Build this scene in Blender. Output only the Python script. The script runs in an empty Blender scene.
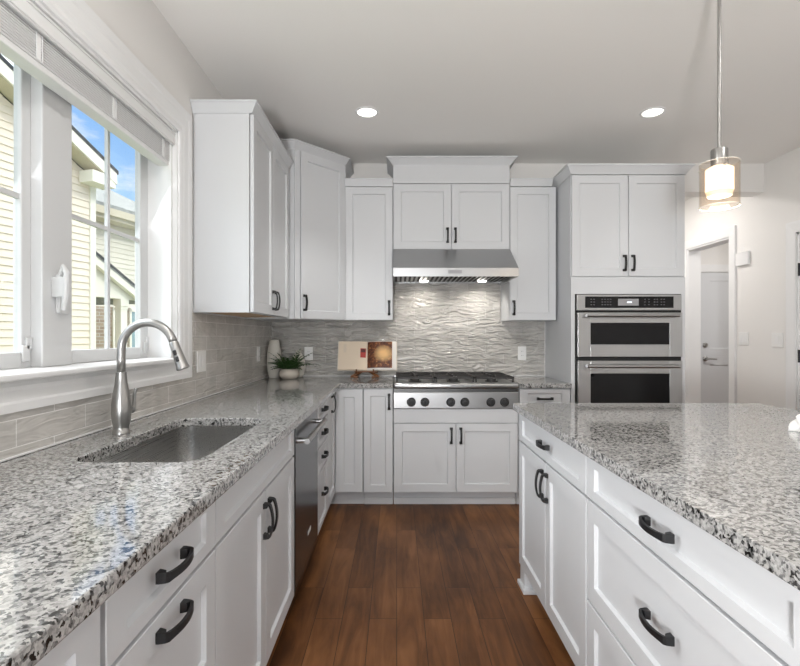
import bpy, bmesh, math, random
from mathutils import Vector, Matrix
random.seed(7)
scene = bpy.context.scene
C = scene.collection

# ---------------------------------------------------------------- camera, world, sun, exposure
F, CX, CY, H = 486.0, 396.7, 336.5, 1.254
cd = bpy.data.cameras.new('camera'); cam = bpy.data.objects.new('camera', cd); C.objects.link(cam)
cam.location = (0, 0, H); cam.rotation_euler = (math.pi/2, 0, 0)
cd.sensor_width = 36; cd.lens = F/800*36
cd.shift_x = (400-CX)/800; cd.shift_y = (CY-333)/800; cd.clip_start = .02
scene.camera = cam
vs = scene.view_settings
vs.view_transform = 'Standard'; vs.look = 'None'; vs.gamma = 1; vs.use_curve_mapping = False
vs.exposure = 0.0
scene.cycles.use_denoising = True
scene.cycles.max_bounces = 10; scene.cycles.diffuse_bounces = 5; scene.cycles.glossy_bounces = 5
scene.cycles.transparent_max_bounces = 16; scene.cycles.sample_clamp_indirect = 6
scene.cycles.caustics_reflective = False; scene.cycles.caustics_refractive = False

SUN, SKY, CAN, REAR, HALL, UP, WIN = 1.1, 1.2, 7.5, 20.0, 16.0, 470.0, 9.0
w = bpy.data.worlds.new('sky'); scene.world = w; w.use_nodes = True
nt = w.node_tree; nt.nodes.clear()
def N(t, kind, **kw):
    n = t.nodes.new(kind)
    for k, v in kw.items():
        if k in n.inputs: n.inputs[k].default_value = v
        else: setattr(n, k, v)
    return n
def ramp(t, stops, interp='LINEAR'):
    n = t.nodes.new('ShaderNodeValToRGB'); cr = n.color_ramp; cr.interpolation = interp
    while len(cr.elements) > 1: cr.elements.remove(cr.elements[-1])
    for i, (p, c) in enumerate(stops):
        e = cr.elements[0] if i == 0 else cr.elements.new(p)
        e.position = p; e.color = (c[0], c[1], c[2], 1) if hasattr(c, '__len__') else (c, c, c, 1)
    return n
tc = N(nt, 'ShaderNodeTexCoord'); sx = N(nt, 'ShaderNodeSeparateXYZ')
nt.links.new(tc.outputs['Generated'], sx.inputs[0])
r1 = ramp(nt, [(0, (.55, .6, .62)), (.06, (.62, .80, .95)), (.22, (.40, .65, .98)), (.36, (.30, .54, .95)), (.385, (.5, .72, 1.1)), (.43, (2.8, 2.9, 3.0)), (1, (3.0, 3.1, 3.2))])
nt.links.new(sx.outputs['Z'], r1.inputs[0])
mp = N(nt, 'ShaderNodeMapping'); mp.inputs['Scale'].default_value = (1, 1, 2.4)
nt.links.new(tc.outputs['Generated'], mp.inputs[0])
cn = N(nt, 'ShaderNodeTexNoise', Scale=4.2, Detail=7.0, Roughness=.62); nt.links.new(mp.outputs[0], cn.inputs['Vector'])
cr_ = ramp(nt, [(.52, 0), (.68, 1)]); nt.links.new(cn.outputs['Fac'], cr_.inputs[0])
mx = N(nt, 'ShaderNodeMixRGB'); nt.links.new(cr_.outputs[0], mx.inputs[0]); nt.links.new(r1.outputs[0], mx.inputs[1]); mx.inputs[2].default_value = (.95, .97, 1, 1)
bg = N(nt, 'ShaderNodeBackground', Strength=SKY); nt.links.new(mx.outputs[0], bg.inputs['Color'])
wo = N(nt, 'ShaderNodeOutputWorld'); nt.links.new(bg.outputs[0], wo.inputs[0])

def light(name, kind, loc, energy, size=.1, size_y=None, direction=(0, 0, -1), color=(1, 1, 1), **kw):
    d = bpy.data.lights.new(name, kind); o = bpy.data.objects.new(name, d); C.objects.link(o)
    o.location = loc; d.energy = energy; d.color = color
    o.rotation_euler = Vector(direction).to_track_quat('-Z', 'Y').to_euler()
    if kind == 'AREA':
        d.size = size; d.shape = 'DISK'
        if size_y: d.shape = 'RECTANGLE'; d.size_y = size_y
    elif kind == 'SUN': d.angle = size
    else: d.shadow_soft_size = size
    for k, v in kw.items(): setattr(d, k, v)
    return o
light('sun', 'SUN', (8, 2, 12), SUN, .01, direction=(-.8, -.15, -.6), color=(1, .96, .88))
light('added_rear_fill', 'AREA', (-.05, -4.62, 1.5), REAR, 2.0, 2.1, (0, 1, .22), (.96, .98, 1))  # added fill lamp at an unseen, made-up rear window
light('added_fill_uplight', 'SPOT', (-.35, -1.3, 1.0), UP, .15, (0, .1, 1), (1, .985, .96), spot_size=2.7, spot_blend=1)  # added ceiling-bounce fill behind the camera, no fixture there
wd = light('window_daylight', 'AREA', (-1.30, 1.71, 1.66), WIN, 1.38, .95, (1, 0, -.6), (.97, .985, 1)); wd.data.spread = math.radians(104)
pt = light('window_portal', 'AREA', (-1.30, 1.71, 1.70), 1, 1.44, 1.12, (1, 0, 0)); pt.data.cycles.is_portal = True

# ---------------------------------------------------------------- materials
def mat(name, col=(.8, .8, .8), rough=.5, metal=0.0, spec=None, ior=None, coat=0, emit=None, es=0):
    m = bpy.data.materials.new(name); m.use_nodes = True
    b = m.node_tree.nodes['Principled BSDF']
    b.inputs['Base Color'].default_value = (*col, 1); b.inputs['Roughness'].default_value = rough; b.inputs['Metallic'].default_value = metal
    if ior: b.inputs['IOR'].default_value = ior
    if spec is not None: b.inputs['Specular IOR Level'].default_value = spec
    if coat: b.inputs['Coat Weight'].default_value = coat; b.inputs['Coat Roughness'].default_value = .05
    if emit: b.inputs['Emission Color'].default_value = (*emit, 1); b.inputs['Emission Strength'].default_value = es
    return m
def bsdf(m): return m.node_tree.nodes['Principled BSDF']
def bump(m, height_socket, strength=.3, dist=.01):
    t = m.node_tree; b = N(t, 'ShaderNodeBump', Strength=strength, Distance=dist)
    t.links.new(height_socket, b.inputs['Height']); t.links.new(b.outputs[0], bsdf(m).inputs['Normal']); return b
def coords(t, scale=(1, 1, 1), rot=(0, 0, 0), kind='Object'):
    a = N(t, 'ShaderNodeTexCoord'); p = N(t, 'ShaderNodeMapping'); p.inputs['Scale'].default_value = scale; p.inputs['Rotation'].default_value = rot
    t.links.new(a.outputs[kind], p.inputs[0]); return p.outputs[0]
def paint(name, col, rough, amt=.04):
    m = mat(name, col, rough); t = m.node_tree
    n = N(t, 'ShaderNodeTexNoise', Scale=220.0, Detail=2.0); t.links.new(coords(t), n.inputs['Vector'])
    bump(m, n.outputs['Fac'], amt, .002); return m
M = {}
M['cab'] = paint('cabinet_paint', (.625, .637, .655), .38, .02)
M['wall'] = paint('wall_paint', (.78, .765, .745), .8)
M['ceil'] = paint('ceiling_paint', (.88, .865, .84), .85)
M['trim'] = paint('trim_paint', (.80, .80, .80), .35, .02)
M['vinyl'] = mat('white_vinyl', (.64, .645, .65), .3)
M['blind'] = mat('blind_white', (.76, .76, .755), .45)
M['black'] = mat('black_iron', (.007, .007, .008), .45)
M['grate'] = mat('cast_iron', (.03, .028, .027), .55)
M['blackgl'] = mat('black_glass', (.005, .005, .006), .05, ior=1.5, spec=.22)
M['rubber'] = mat('dark_gap', (.01, .01, .01), .7)
M['maple'] = mat('maple_panel', (.62, .42, .24), .5)
M['nickel'] = mat('brushed_nickel', (.40, .395, .385), .31, 1)
M['plate'] = mat('outlet_plastic', (.80, .80, .79), .35)
M['cream'] = mat('cream_ceramic', (.70, .67, .61), .35)
M['cream2'] = mat('matte_cream_ceramic', (.66, .60, .53), .55)
M['soil'] = mat('soil', (.03, .02, .015), .9)
M['page'] = mat('paper', (.78, .66, .52), .7)
M['pagew'] = mat('paper_edge', (.85, .82, .78), .7)
M['ink'] = mat('grey_ink', (.55, .49, .43), .7)
M['red'] = mat('red_print', (.50, .06, .05), .6)
M['darkred'] = mat('dark_print', (.12, .03, .03), .6)
M['cover'] = mat('book_cover', (.72, .66, .58), .5)
M['wood'] = mat('carved_wood', (.17, .07, .025), .4)
M['cloth'] = mat('white_cloth', (.85, .85, .84), .9)
M['concrete'] = mat('ground', (.22, .28, .12), .9)
M['grey'] = mat('grey_plastic', (.30, .30, .31), .4)
M['glow'] = mat('display_glow', (.1, .1, .1), .4, emit=(.9, .95, 1), es=1.6)
M['print'] = mat('panel_print', (.16, .16, .17), .4)

def steel(name, col, rough, axis, amt=.10):
    m = mat(name, col, rough, 1); t = m.node_tree
    s = [4, 4, 4]; 
    for i in range(3):
        if i != axis: s[i] = 500
    n = N(t, 'ShaderNodeTexNoise', Scale=1.0, Detail=3.0); t.links.new(coords(t, s), n.inputs['Vector'])
    mr = N(t, 'ShaderNodeMapRange'); mr.inputs['To Min'].default_value = rough-.07; mr.inputs['To Max'].default_value = rough+.10
    t.links.new(n.outputs['Fac'], mr.inputs[0]); t.links.new(mr.outputs[0], bsdf(m).inputs['Roughness'])
    bump(m, n.outputs['Fac'], amt, .0008); return m
M['steel'] = steel('stainless_steel', (.43, .433, .437), .30, 0)
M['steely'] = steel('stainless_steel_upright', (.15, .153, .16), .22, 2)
M['steeld'] = steel('shaded_steel', (.10, .10, .10), .35, 0)
M['sink'] = steel('sink_steel', (.50, .495, .485), .27, 1, .01)

def granite():
    m = mat('granite', rough=.06, ior=1.75); t = m.node_tree; L = t.links.new
    co = coords(t)
    dn = N(t, 'ShaderNodeTexNoise', Scale=60.0, Detail=4.0); L(co, dn.inputs['Vector'])
    mxv = N(t, 'ShaderNodeMixRGB'); mxv.blend_type = 'ADD'; mxv.inputs[0].default_value = .018; L(co, mxv.inputs[1]); L(dn.outputs['Color'], mxv.inputs[2])
    v = N(t, 'ShaderNodeTexVoronoi', Scale=175.0); L(mxv.outputs[0], v.inputs['Vector'])
    sep = N(t, 'ShaderNodeSeparateColor'); L(v.outputs['Color'], sep.inputs[0])
    big = N(t, 'ShaderNodeTexNoise', Scale=55.0, Detail=5.0, Roughness=.6); L(co, big.inputs['Vector'])
    ad = N(t, 'ShaderNodeMath', operation='MULTIPLY_ADD'); L(big.outputs['Fac'], ad.inputs[0]); ad.inputs[1].default_value = 1.5; ad.inputs[2].default_value = -.75
    a2 = N(t, 'ShaderNodeMath', operation='ADD'); L(ad.outputs[0], a2.inputs[0]); L(sep.outputs[0], a2.inputs[1])
    r = ramp(t, [(0, .012), (.06, .03), (.13, .10), (.27, .22), (.42, (.33, .325, .32)), (.60, (.42, .415, .405)), (1, (.52, .515, .505))])
    L(a2.outputs[0], r.inputs[0])
    fine = N(t, 'ShaderNodeTexNoise', Scale=260.0, Detail=3.0); L(co, fine.inputs['Vector'])
    fr = ramp(t, [(.3, .75), (.6, 1)]); L(fine.outputs['Fac'], fr.inputs[0])
    mu = N(t, 'ShaderNodeMixRGB'); mu.blend_type = 'MULTIPLY'; mu.inputs[0].default_value = 1; L(r.outputs[0], mu.inputs[1]); L(fr.outputs[0], mu.inputs[2])
    L(mu.outputs[0], bsdf(m).inputs['Base Color']); return m
M['granite'] = granite()

def tile(name, rot, bd=.006, mortar=.82, k=1.06):
    m = mat(name, rough=.06, ior=1.65); t = m.node_tree; L = t.links.new
    a = N(t, 'ShaderNodeTexCoord'); sp = N(t, 'ShaderNodeSeparateXYZ'); L(a.outputs['Object'], sp.inputs[0])
    cb = N(t, 'ShaderNodeCombineXYZ'); L(sp.outputs['Y' if rot else 'X'], cb.inputs[0]); L(sp.outputs['Z'], cb.inputs[1])
    b = N(t, 'ShaderNodeTexBrick'); L(cb.outputs[0], b.inputs['Vector'])
    b.inputs['Scale'].default_value = 1; b.inputs['Brick Width'].default_value = .305; b.inputs['Row Height'].default_value = .0785; b.inputs['Mortar Size'].default_value = .0022
    b.inputs['Mortar Smooth'].default_value = .2
    b.inputs['Color1'].default_value = (.50*k, .482*k, .455*k, 1); b.inputs['Color2'].default_value = (.58*k, .562*k, .535*k, 1); b.inputs['Mortar'].default_value = (mortar, mortar*.985, mortar*.955, 1)
    n = N(t, 'ShaderNodeTexNoise', Scale=9.0, Detail=3.0); L(a.outputs['Object'], n.inputs['Vector'])
    rr = ramp(t, [(.3, .88), (.7, 1.08)]); L(n.outputs['Fac'], rr.inputs[0])
    mu = N(t, 'ShaderNodeMixRGB'); mu.blend_type = 'MULTIPLY'; mu.inputs[0].default_value = 1; L(b.outputs['Color'], mu.inputs[1]); L(rr.outputs[0], mu.inputs[2])
    L(mu.outputs[0], bsdf(m).inputs['Base Color'])
    # hand-made wavy glaze: stretched along the tile
    mp_ = N(t, 'ShaderNodeMapping'); mp_.inputs['Scale'].default_value = (7, 27, 1); mp_.inputs['Rotation'].default_value = (0, 0, .30); L(cb.outputs[0], mp_.inputs[0])
    n2 = N(t, 'ShaderNodeTexNoise', Scale=1.0, Detail=1.5, Distortion=1.6); L(mp_.outputs[0], n2.inputs['Vector'])
    mb_ = N(t, 'ShaderNodeMath', operation='MULTIPLY'); L(b.outputs['Fac'], mb_.inputs[0]); mb_.inputs[1].default_value = -.35
    sm = N(t, 'ShaderNodeMath', operation='ADD'); L(n2.outputs['Fac'], sm.inputs[0]); L(mb_.outputs[0], sm.inputs[1])
    bump(m, sm.outputs[0], .95, bd)
    return m
M['tile_side'] = tile('glazed_tile_side', True); M['tile_back'] = tile('glazed_tile_back', False, .036, .64, .96)

def floor_mat():
    m = mat('oak_planks', rough=.40, spec=.22); t = m.node_tree; L = t.links.new
    co = coords(t, rot=(0, 0, math.pi/2))
    b = N(t, 'ShaderNodeTexBrick'); L(co, b.inputs['Vector']); b.offset = .37; b.offset_frequency = 2; b.squash = 1
    b.inputs['Scale'].default_value = 1; b.inputs['Brick Width'].default_value = .72; b.inputs['Row Height'].default_value = .121; b.inputs['Mortar Size'].default_value = .0012
    b.inputs['Color1'].default_value = (0, 0, 0, 1); b.inputs['Color2'].default_value = (1, 1, 1, 1); b.inputs['Mortar'].default_value = (.5, .5, .5, 1)
    gr = N(t, 'ShaderNodeTexNoise', Scale=1.0, Detail=6.0, Roughness=.62, Distortion=.8)
    off = N(t, 'ShaderNodeMixRGB'); off.blend_type = 'ADD'; off.inputs[0].default_value = 4.0
    L(coords(t, (16, 1.8, 16)), off.inputs[1]); L(b.outputs['Color'], off.inputs[2]); L(off.outputs[0], gr.inputs['Vector'])
    blo = N(t, 'ShaderNodeTexNoise', Scale=4.5, Detail=3.0); L(coords(t, (1, .45, 1)), blo.inputs['Vector'])
    f = N(t, 'ShaderNodeMath', operation='MULTIPLY_ADD'); sc = N(t, 'ShaderNodeSeparateColor'); L(b.outputs['Color'], sc.inputs[0])
    L(sc.outputs[0], f.inputs[0]); f.inputs[1].default_value = .26; L(gr.outputs['Fac'], f.inputs[2])
    f2 = N(t, 'ShaderNodeMath', operation='MULTIPLY_ADD'); L(blo.outputs['Fac'], f2.inputs[0]); f2.inputs[1].default_value = .85; L(f.outputs[0], f2.inputs[2])
    f3 = N(t, 'ShaderNodeMath', operation='SUBTRACT'); L(f2.outputs[0], f3.inputs[0]); f3.inputs[1].default_value = .54
    r = ramp(t, [(.08, (.024, .009, .003)), (.30, (.068, .026, .009)), (.55, (.145, .058, .020)), (.85, (.24, .104, .038))])
    L(f3.outputs[0], r.inputs[0])
    dk = N(t, 'ShaderNodeMixRGB'); L(b.outputs['Fac'], dk.inputs[0]); L(r.outputs[0], dk.inputs[1]); dk.inputs[2].default_value = (.022, .010, .006, 1)
    L(dk.outputs[0], bsdf(m).inputs['Base Color'])
    s2 = N(t, 'ShaderNodeMath', operation='MULTIPLY_ADD'); L(b.outputs['Fac'], s2.inputs[0]); s2.inputs[1].default_value = -1.2; L(gr.outputs['Fac'], s2.inputs[2])
    bump(m, s2.outputs[0], .18, .003); return m
M['floor'] = floor_mat()

def pane(name, tint=(1, 1, 1), refl=.5):
    m = bpy.data.materials.new(name); m.use_nodes = True; t = m.node_tree; t.nodes.clear(); L = t.links.new
    tr = N(t, 'ShaderNodeBsdfTransparent'); tr.inputs[0].default_value = (*tint, 1)
    gl = N(t, 'ShaderNodeBsdfGlossy'); gl.inputs['Roughness'].default_value = .02
    fr = N(t, 'ShaderNodeLayerWeight', Blend=.5); pw = N(t, 'ShaderNodeMath', operation='POWER'); L(fr.outputs['Facing'], pw.inputs[0]); pw.inputs[1].default_value = 4
    mu = N(t, 'ShaderNodeMath', operation='MULTIPLY_ADD'); L(pw.outputs[0], mu.inputs[0]); mu.inputs[1].default_value = refl; mu.inputs[2].default_value = .03
    ms = N(t, 'ShaderNodeMixShader'); L(mu.outputs[0], ms.inputs[0]); L(tr.outputs[0], ms.inputs[1]); L(gl.outputs[0], ms.inputs[2])
    o = N(t, 'ShaderNodeOutputMaterial'); L(ms.outputs[0], o.inputs[0]); return m
M['pane'] = pane('window_glass', (.97, .98, .98), .5)
M['shade'] = pane('lamplit_shade_glass', (.97, .93, .885), .55)  # warm lamplight put into the tint of the clear glass
M['frost'] = mat('frosted_lamp_glass', (.9, .86, .8), .5, emit=(1, .84, .62), es=1.25)
M['frostb'] = mat('frosted_lamp_base', (.9, .8, .7), .5, emit=(1, .66, .40), es=.5)
M['rimhi'] = mat('rim_highlight', (.86, .82, .77), .15)  # opaque pale colour paints the bright highlight along the rim
M['lens'] = mat('ceiling_lamp_lens', (.9, .9, .9), .5, emit=(1, .96, .88), es=4)
M['hoodlamp'] = mat('hood_lamp_lens', (.9, .9, .9), .5, emit=(1, .95, .86), es=8)

def leaf_mat():
    m = mat('fern_leaf', (.03, .09, .02), .5); t = m.node_tree
    n = N(t, 'ShaderNodeTexNoise', Scale=30.0); r = ramp(t, [(.3, (.012, .045, .012)), (.7, (.06, .14, .03))])
    t.links.new(n.outputs['Fac'], r.inputs[0]); t.links.new(r.outputs[0], bsdf(m).inputs['Base Color']); return m
M['leaf'] = leaf_mat()
def photo_mat():
    m = mat('cookbook_photo', rough=.45); t = m.node_tree; L = t.links.new
    co = coords(t, kind='Generated'); n = N(t, 'ShaderNodeTexNoise', Scale=9.0, Detail=5.0); L(co, n.inputs['Vector'])
    r = ramp(t, [(.34, (.05, .012, .006)), (.52, (.14, .04, .012)), (.62, (.30, .11, .03)), (.74, (.60, .42, .22))]); L(n.outputs['Fac'], r.inputs[0])
    d = N(t, 'ShaderNodeVectorMath', operation='DISTANCE'); L(co, d.inputs[0]); d.inputs[1].default_value = (.66, .3, .68)
    g = ramp(t, [(0, 1), (.22, .85), (.48, 0)]); L(d.outputs['Value'], g.inputs[0])
    mx_ = N(t, 'ShaderNodeMixRGB'); L(g.outputs[0], mx_.inputs[0]); L(r.outputs[0], mx_.inputs[1]); mx_.inputs[2].default_value = (.95, .60, .26, 1)
    L(mx_.outputs[0], bsdf(m).inputs['Base Color']); return m
M['photo'] = photo_mat()
M['siding'] = mat('cream_siding', (.80, .70, .575), .7)
M['sidingb'] = mat('pale_siding', (.74, .69, .58), .7)
M['etrim'] = mat('exterior_trim', (.82, .78, .68), .6)
M['soffit'] = mat('exterior_soffit', (.55, .49, .36), .7)
def shingle():
    m = mat('roof_shingle', rough=.9); t = m.node_tree; n = N(t, 'ShaderNodeTexNoise', Scale=14.0, Detail=4.0); t.links.new(coords(t), n.inputs['Vector'])
    r = ramp(t, [(.3, (.20, .21, .20)), (.7, (.33, .34, .32))]); t.links.new(n.outputs['Fac'], r.inputs[0]); t.links.new(r.outputs[0], bsdf(m).inputs['Base Color']); return m
M['shingle'] = shingle()
M['shdark'] = mat('shingle_edge', (.05, .05, .055), .9)
def brick():
    m = mat('tan_brick', rough=.85); t = m.node_tree; L = t.links.new
    a = N(t, 'ShaderNodeTexCoord'); sp = N(t, 'ShaderNodeSeparateXYZ'); L(a.outputs['Object'], sp.inputs[0]); cb = N(t, 'ShaderNodeCombineXYZ'); L(sp.outputs['Y'], cb.inputs[0]); L(sp.outputs['Z'], cb.inputs[1])
    b = N(t, 'ShaderNodeTexBrick'); L(cb.outputs[0], b.inputs['Vector']); b.inputs['Scale'].default_value = 1; b.inputs['Brick Width'].default_value = .21; b.inputs['Row Height'].default_value = .075; b.inputs['Mortar Size'].default_value = .008
    b.inputs['Color1'].default_value = (.30, .21, .15, 1); b.inputs['Color2'].default_value = (.42, .33, .24, 1); b.inputs['Mortar'].default_value = (.5, .46, .4, 1)
    L(b.outputs['Color'], bsdf(m).inputs['Base Color']); return m
M['brick'] = brick()
M['eglass'] = mat('house_window_glass', (.22, .33, .36), .1)

# ---------------------------------------------------------------- mesh helpers (everything is given in world coordinates)
X, Y, Z = Vector((1, 0, 0)), Vector((0, 1, 0)), Vector((0, 0, 1))
V = lambda *a: Vector(a)
class MB:
    def __init__(s): s.bm = bmesh.new()
    def face(s, pts):
        return s.bm.faces.new([s.bm.verts.new(p) for p in pts])
    def box(s, x0, x1, y0, y1, z0, z1, bev=0, seg=2):
        return s.obox(V(x0, y0, z0), X*(x1-x0), Y*(y1-y0), Z*(z1-z0), bev, seg)
    def obox(s, o, a, b, c, bev=0, seg=2):
        o, a, b, c = map(Vector, (o, a, b, c))
        P = [s.bm.verts.new(o+a*i+b*j+c*k) for k in (0, 1) for j in (0, 1) for i in (0, 1)]
        fs = [s.bm.faces.new([P[i] for i in q]) for q in ((0, 2, 3, 1), (4, 5, 7, 6), (0, 1, 5, 4), (2, 6, 7, 3), (0, 4, 6, 2), (1, 3, 7, 5))]
        if a.cross(b).dot(c) < 0:
            for f in fs: f.normal_flip()
        if bev:
            es = list({e for f in fs for e in f.edges})
            bmesh.ops.bevel(s.bm, geom=es, offset=bev, segments=seg, affect='EDGES', profile=.5)
        return s
    def prism(s, pts, d, bev=0):
        """polygon pts (3D, planar) extruded by vector d"""
        d = Vector(d); a = [s.bm.verts.new(p) for p in pts]; b = [s.bm.verts.new(Vector(p)+d) for p in pts]
        n = len(pts); fs = [s.bm.faces.new(a), s.bm.faces.new(b[::-1])]
        for i in range(n): fs.append(s.bm.faces.new([a[i], b[i], b[(i+1) % n], a[(i+1) % n]][::-1]))
        bmesh.ops.recalc_face_normals(s.bm, faces=fs)
        if bev: bmesh.ops.bevel(s.bm, geom=list({e for f in fs for e in f.edges}), offset=bev, segments=2, affect='EDGES', profile=.5)
        return s
    def loft(s, rings, closed=True, cap0=True, cap1=True):
        vr = [[s.bm.verts.new(p) for p in r] for r in rings]; n = len(vr[0]); fs = []
        for a, b in zip(vr, vr[1:]):
            for i in range(n if closed else n-1):
                fs.append(s.bm.faces.new([a[i], a[(i+1) % n], b[(i+1) % n], b[i]]))
        if cap0: fs.append(s.bm.faces.new(vr[0][::-1]))
        if cap1: fs.append(s.bm.faces.new(vr[-1]))
        bmesh.ops.recalc_face_normals(s.bm, faces=fs); return s
    def lathe(s, c, prof, n=32, axis=Z, cap0=True, cap1=True, sx=1, sy=1):
        axis = Vector(axis).normalized(); u = (X if abs(axis.x) < .9 else Y).cross(axis).normalized(); v = axis.cross(u)
        rings = [[Vector(c)+axis*h+(u*math.cos(t)*sx+v*math.sin(t)*sy)*max(r, 1e-5) for t in (2*math.pi*i/n for i in range(n))] for r, h in prof]
        return s.loft(rings, True, cap0, cap1)
    def cyl(s, a, b, r, n=20):
        a, b = Vector(a), Vector(b); return s.lathe(a, [(r, 0), (r, (b-a).length)], n, b-a)
    def tube(s, pts, r, n=14):
        pts = [Vector(p) for p in pts]; rr = r if hasattr(r, '__len__') else [r]*len(pts); rings = []; up = None
        for i, p in enumerate(pts):
            d = (pts[min(i+1, len(pts)-1)]-pts[max(i-1, 0)]).normalized()
            if up is None: up = d.orthogonal().normalized()
            up = (up-d*up.dot(d)).normalized(); w_ = d.cross(up)
            rings.append([p+(up*math.cos(t)+w_*math.sin(t))*rr[i] for t in (2*math.pi*k/n for k in range(n))])
        return s.loft(rings)
    def done(s, name, m, parent=None, smooth=None, tagd=None, bevel=0):
        me = bpy.data.meshes.new(name); org = Vector((0, 0, 0))
        if parent is not None:
            q = parent
            while q is not None: org += q.location; q = q.parent
        elif tagd is not None:
            cs = [v.co for v in s.bm.verts]; org = Vector((sum(c.x for c in cs)/len(cs), sum(c.y for c in cs)/len(cs), min(c.z for c in cs)))
        for v in s.bm.verts: v.co -= org
        s.bm.to_mesh(me); s.bm.free(); me.materials.append(M[m] if isinstance(m, str) else m)
        o = bpy.data.objects.new(name, me); C.objects.link(o)
        if parent is not None: o.parent = parent
        else: o.location = org
        if smooth:
            for p in me.polygons: p.use_smooth = True
            if smooth != 'all':
                try: me.set_sharp_from_angle(angle=math.radians(smooth if smooth is not True else 35))
                except Exception: pass
        if bevel:
            b = o.modifiers.new('bevel', 'BEVEL'); b.width = bevel; b.segments = 2; b.limit_method = 'ANGLE'; b.angle_limit = math.radians(50)
        if tagd is not None: tag(o, *tagd)
        return o
def tag(o, label, cat, group=None):
    o['label'] = label; o['category'] = cat
    if group: o['group'] = group
def thing(name, label, cat, loc, group=None):
    o = bpy.data.objects.new(name, None); C.objects.link(o); o.location = loc; o.empty_display_size = .1
    tag(o, label, cat, group); return o
def struct(name, mb, m, **kw):
    o = mb.done(name, m, **kw)
    if o.parent is None: o['kind'] = 'structure'
    return o

# ---------------------------------------------------------------- joinery helpers; a "frame" is (O, U, N): point on the carcass front, direction along it, outward normal
class Fr:
    def __init__(s, O, U, Nn): s.O, s.U, s.N = Vector(O), Vector(U).normalized(), Vector(Nn).normalized()
    def p(s, u, v, n=0): return s.O+s.U*u+Z*v+s.N*n
def shaker(mb, fr, u0, u1, v0, v1, t=.02, st=.058, rec=.011, rail=None):
    rail = st if rail is None else rail
    ch, bd = .0015, .005
    def ring(du, dv, n): return [fr.p(u0+du, v0+dv, n), fr.p(u1-du, v0+dv, n), fr.p(u1-du, v1-dv, n), fr.p(u0+du, v1-dv, n)]
    rings = [ring(0, 0, .001), ring(0, 0, t-ch), ring(ch, ch, t), ring(st, rail, t), ring(st+bd, rail+bd, t-rec)]
    mb.loft(rings, True, True, True)
def pull(parent, fr, u, v, along='u', L=.102, n0=.02, s=1.0, out=.034):
    A = fr.U if along == 'u' else Z; B = Z if along == 'u' else fr.U
    c = fr.p(u, v, n0+.0003); mb = MB(); K = 12; st = []
    for i in range(-K, K+1):
        q = i/K; a = q*(L/2+.008)
        st.append((a, .022+(out-.022)*(1-q*q), .0068+.0005*abs(q)**3, .0072+.0032*abs(q)**5))
    rings = []
    def ringat(pts_w): rings.append(pts_w)
    e = L/2
    def quad(a0, n0_, a1, n1_, hw): return [c+A*a0+fr.N*n0_-B*hw, c+A*a0+fr.N*n0_+B*hw, c+A*a1+fr.N*n1_+B*hw, c+A*a1+fr.N*n1_-B*hw]
    # foot, bar, foot: outer line then inner line at each station
    rings.append(quad(-e-.009, 0, -e+.009, 0, .0105)); rings.append(quad(-e-.009, .006, -e+.008, .004, .0105)); rings.append(quad(-e-.0075, .018, -e+.006, .0135, .0095))
    for a, no, th, hw in st[1:-1]: rings.append(quad(a, no, a, no-th, hw))
    rings.append(quad(e+.0075, .018, e-.006, .0135, .0095)); rings.append(quad(e+.009, .006, e-.008, .004, .0105)); rings.append(quad(e+.009, 0, e-.009, 0, .0105))
    mb.loft(rings); return mb.done('pull', 'black', parent, smooth=28)
G = .0026
def door(parent, fr, u0, u1, v0, v1, hu=None, hv=None, along='v', name='door', **kw):
    mb = MB(); shaker(mb, fr, u0+G, u1-G, v0+G, v1-G, **kw); d = mb.done(name, 'cab', parent)
    if hu is not None: pull(d, fr, hu, hv, along)
    return d
def drawer(parent, fr, u0, u1, v0, v1, hv=None, hu=None, rail=.03, **kw):
    return door(parent, fr, u0, u1, v0, v1, (u0+u1)/2 if hu is None else hu, (v0+v1)/2 if hv is None else hv, 'u', 'drawer_front', rail=rail, **kw)
def crown(path, z0, z1, out, parent, name='crown_molding', start=None, end=None):
    """angled board run along an XY path, outward side on the right of the walking direction"""
    h = z1-z0; prof = [(-.012, 0), (.004, 0), (.006, h*.10), (out*.85, h*.80), (out, h*.82), (out, h), (-.012, h)]
    P = [Vector((p[0], p[1], 0)) for p in path]; rings = []
    for i, p in enumerate(P):
        ns = []
        if i > 0: d = (P[i]-P[i-1]).normalized(); ns.append(Vector((d.y, -d.x, 0)))
        if i < len(P)-1: d = (P[i+1]-P[i]).normalized(); ns.append(Vector((d.y, -d.x, 0)))
        m = sum(ns, Vector()).normalized(); k = 1/m.dot(ns[0])
        rings.append([p+m*k*o+Z*(z0+z) for o, z in prof])
    mb = MB(); mb.loft(rings); return mb.done(name, 'cab', parent)

# ================================================================ THE ROOM
XL, XR, D, ZC, YB = -1.083, 3.16, 4.18, 2.741, -4.3
XF, ZT = -.45, .912
mb = MB(); mb.box(-1.25, 5.3, -4.45, 6.5, -.06, 0); struct('floor', mb, 'floor')
mb = MB(); mb.box(-1.25, 5.3, -4.45, 6.5, ZC, ZC+.1); struct('ceiling', mb, 'ceil')
WY0, WY1, WZ0, WZ1 = .99, 2.40, 1.135, 2.268          # window opening
mb = MB(); x0, x1 = -1.25, XL
mb.box(x0, x1, YB, WY0, 0, ZC); mb.box(x0, x1, WY1, D+.15, 0, ZC); mb.box(x0, x1, WY0, WY1, 0, WZ0); mb.box(x0, x1, WY0, WY1, WZ1, ZC)
struct('wall_left', mb, 'wall')
mb = MB(); mb.box(XL, 2.115, D, D+.15, 0, ZC); struct('wall_back', mb, 'wall')
mb = MB(); mb.box(2.115, XR, D, D+.15, 2.497, ZC); struct('trim_1', mb, 'wall')       # soffit over the passage
mb = MB(); x0, x1 = XR, XR+.13
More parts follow.
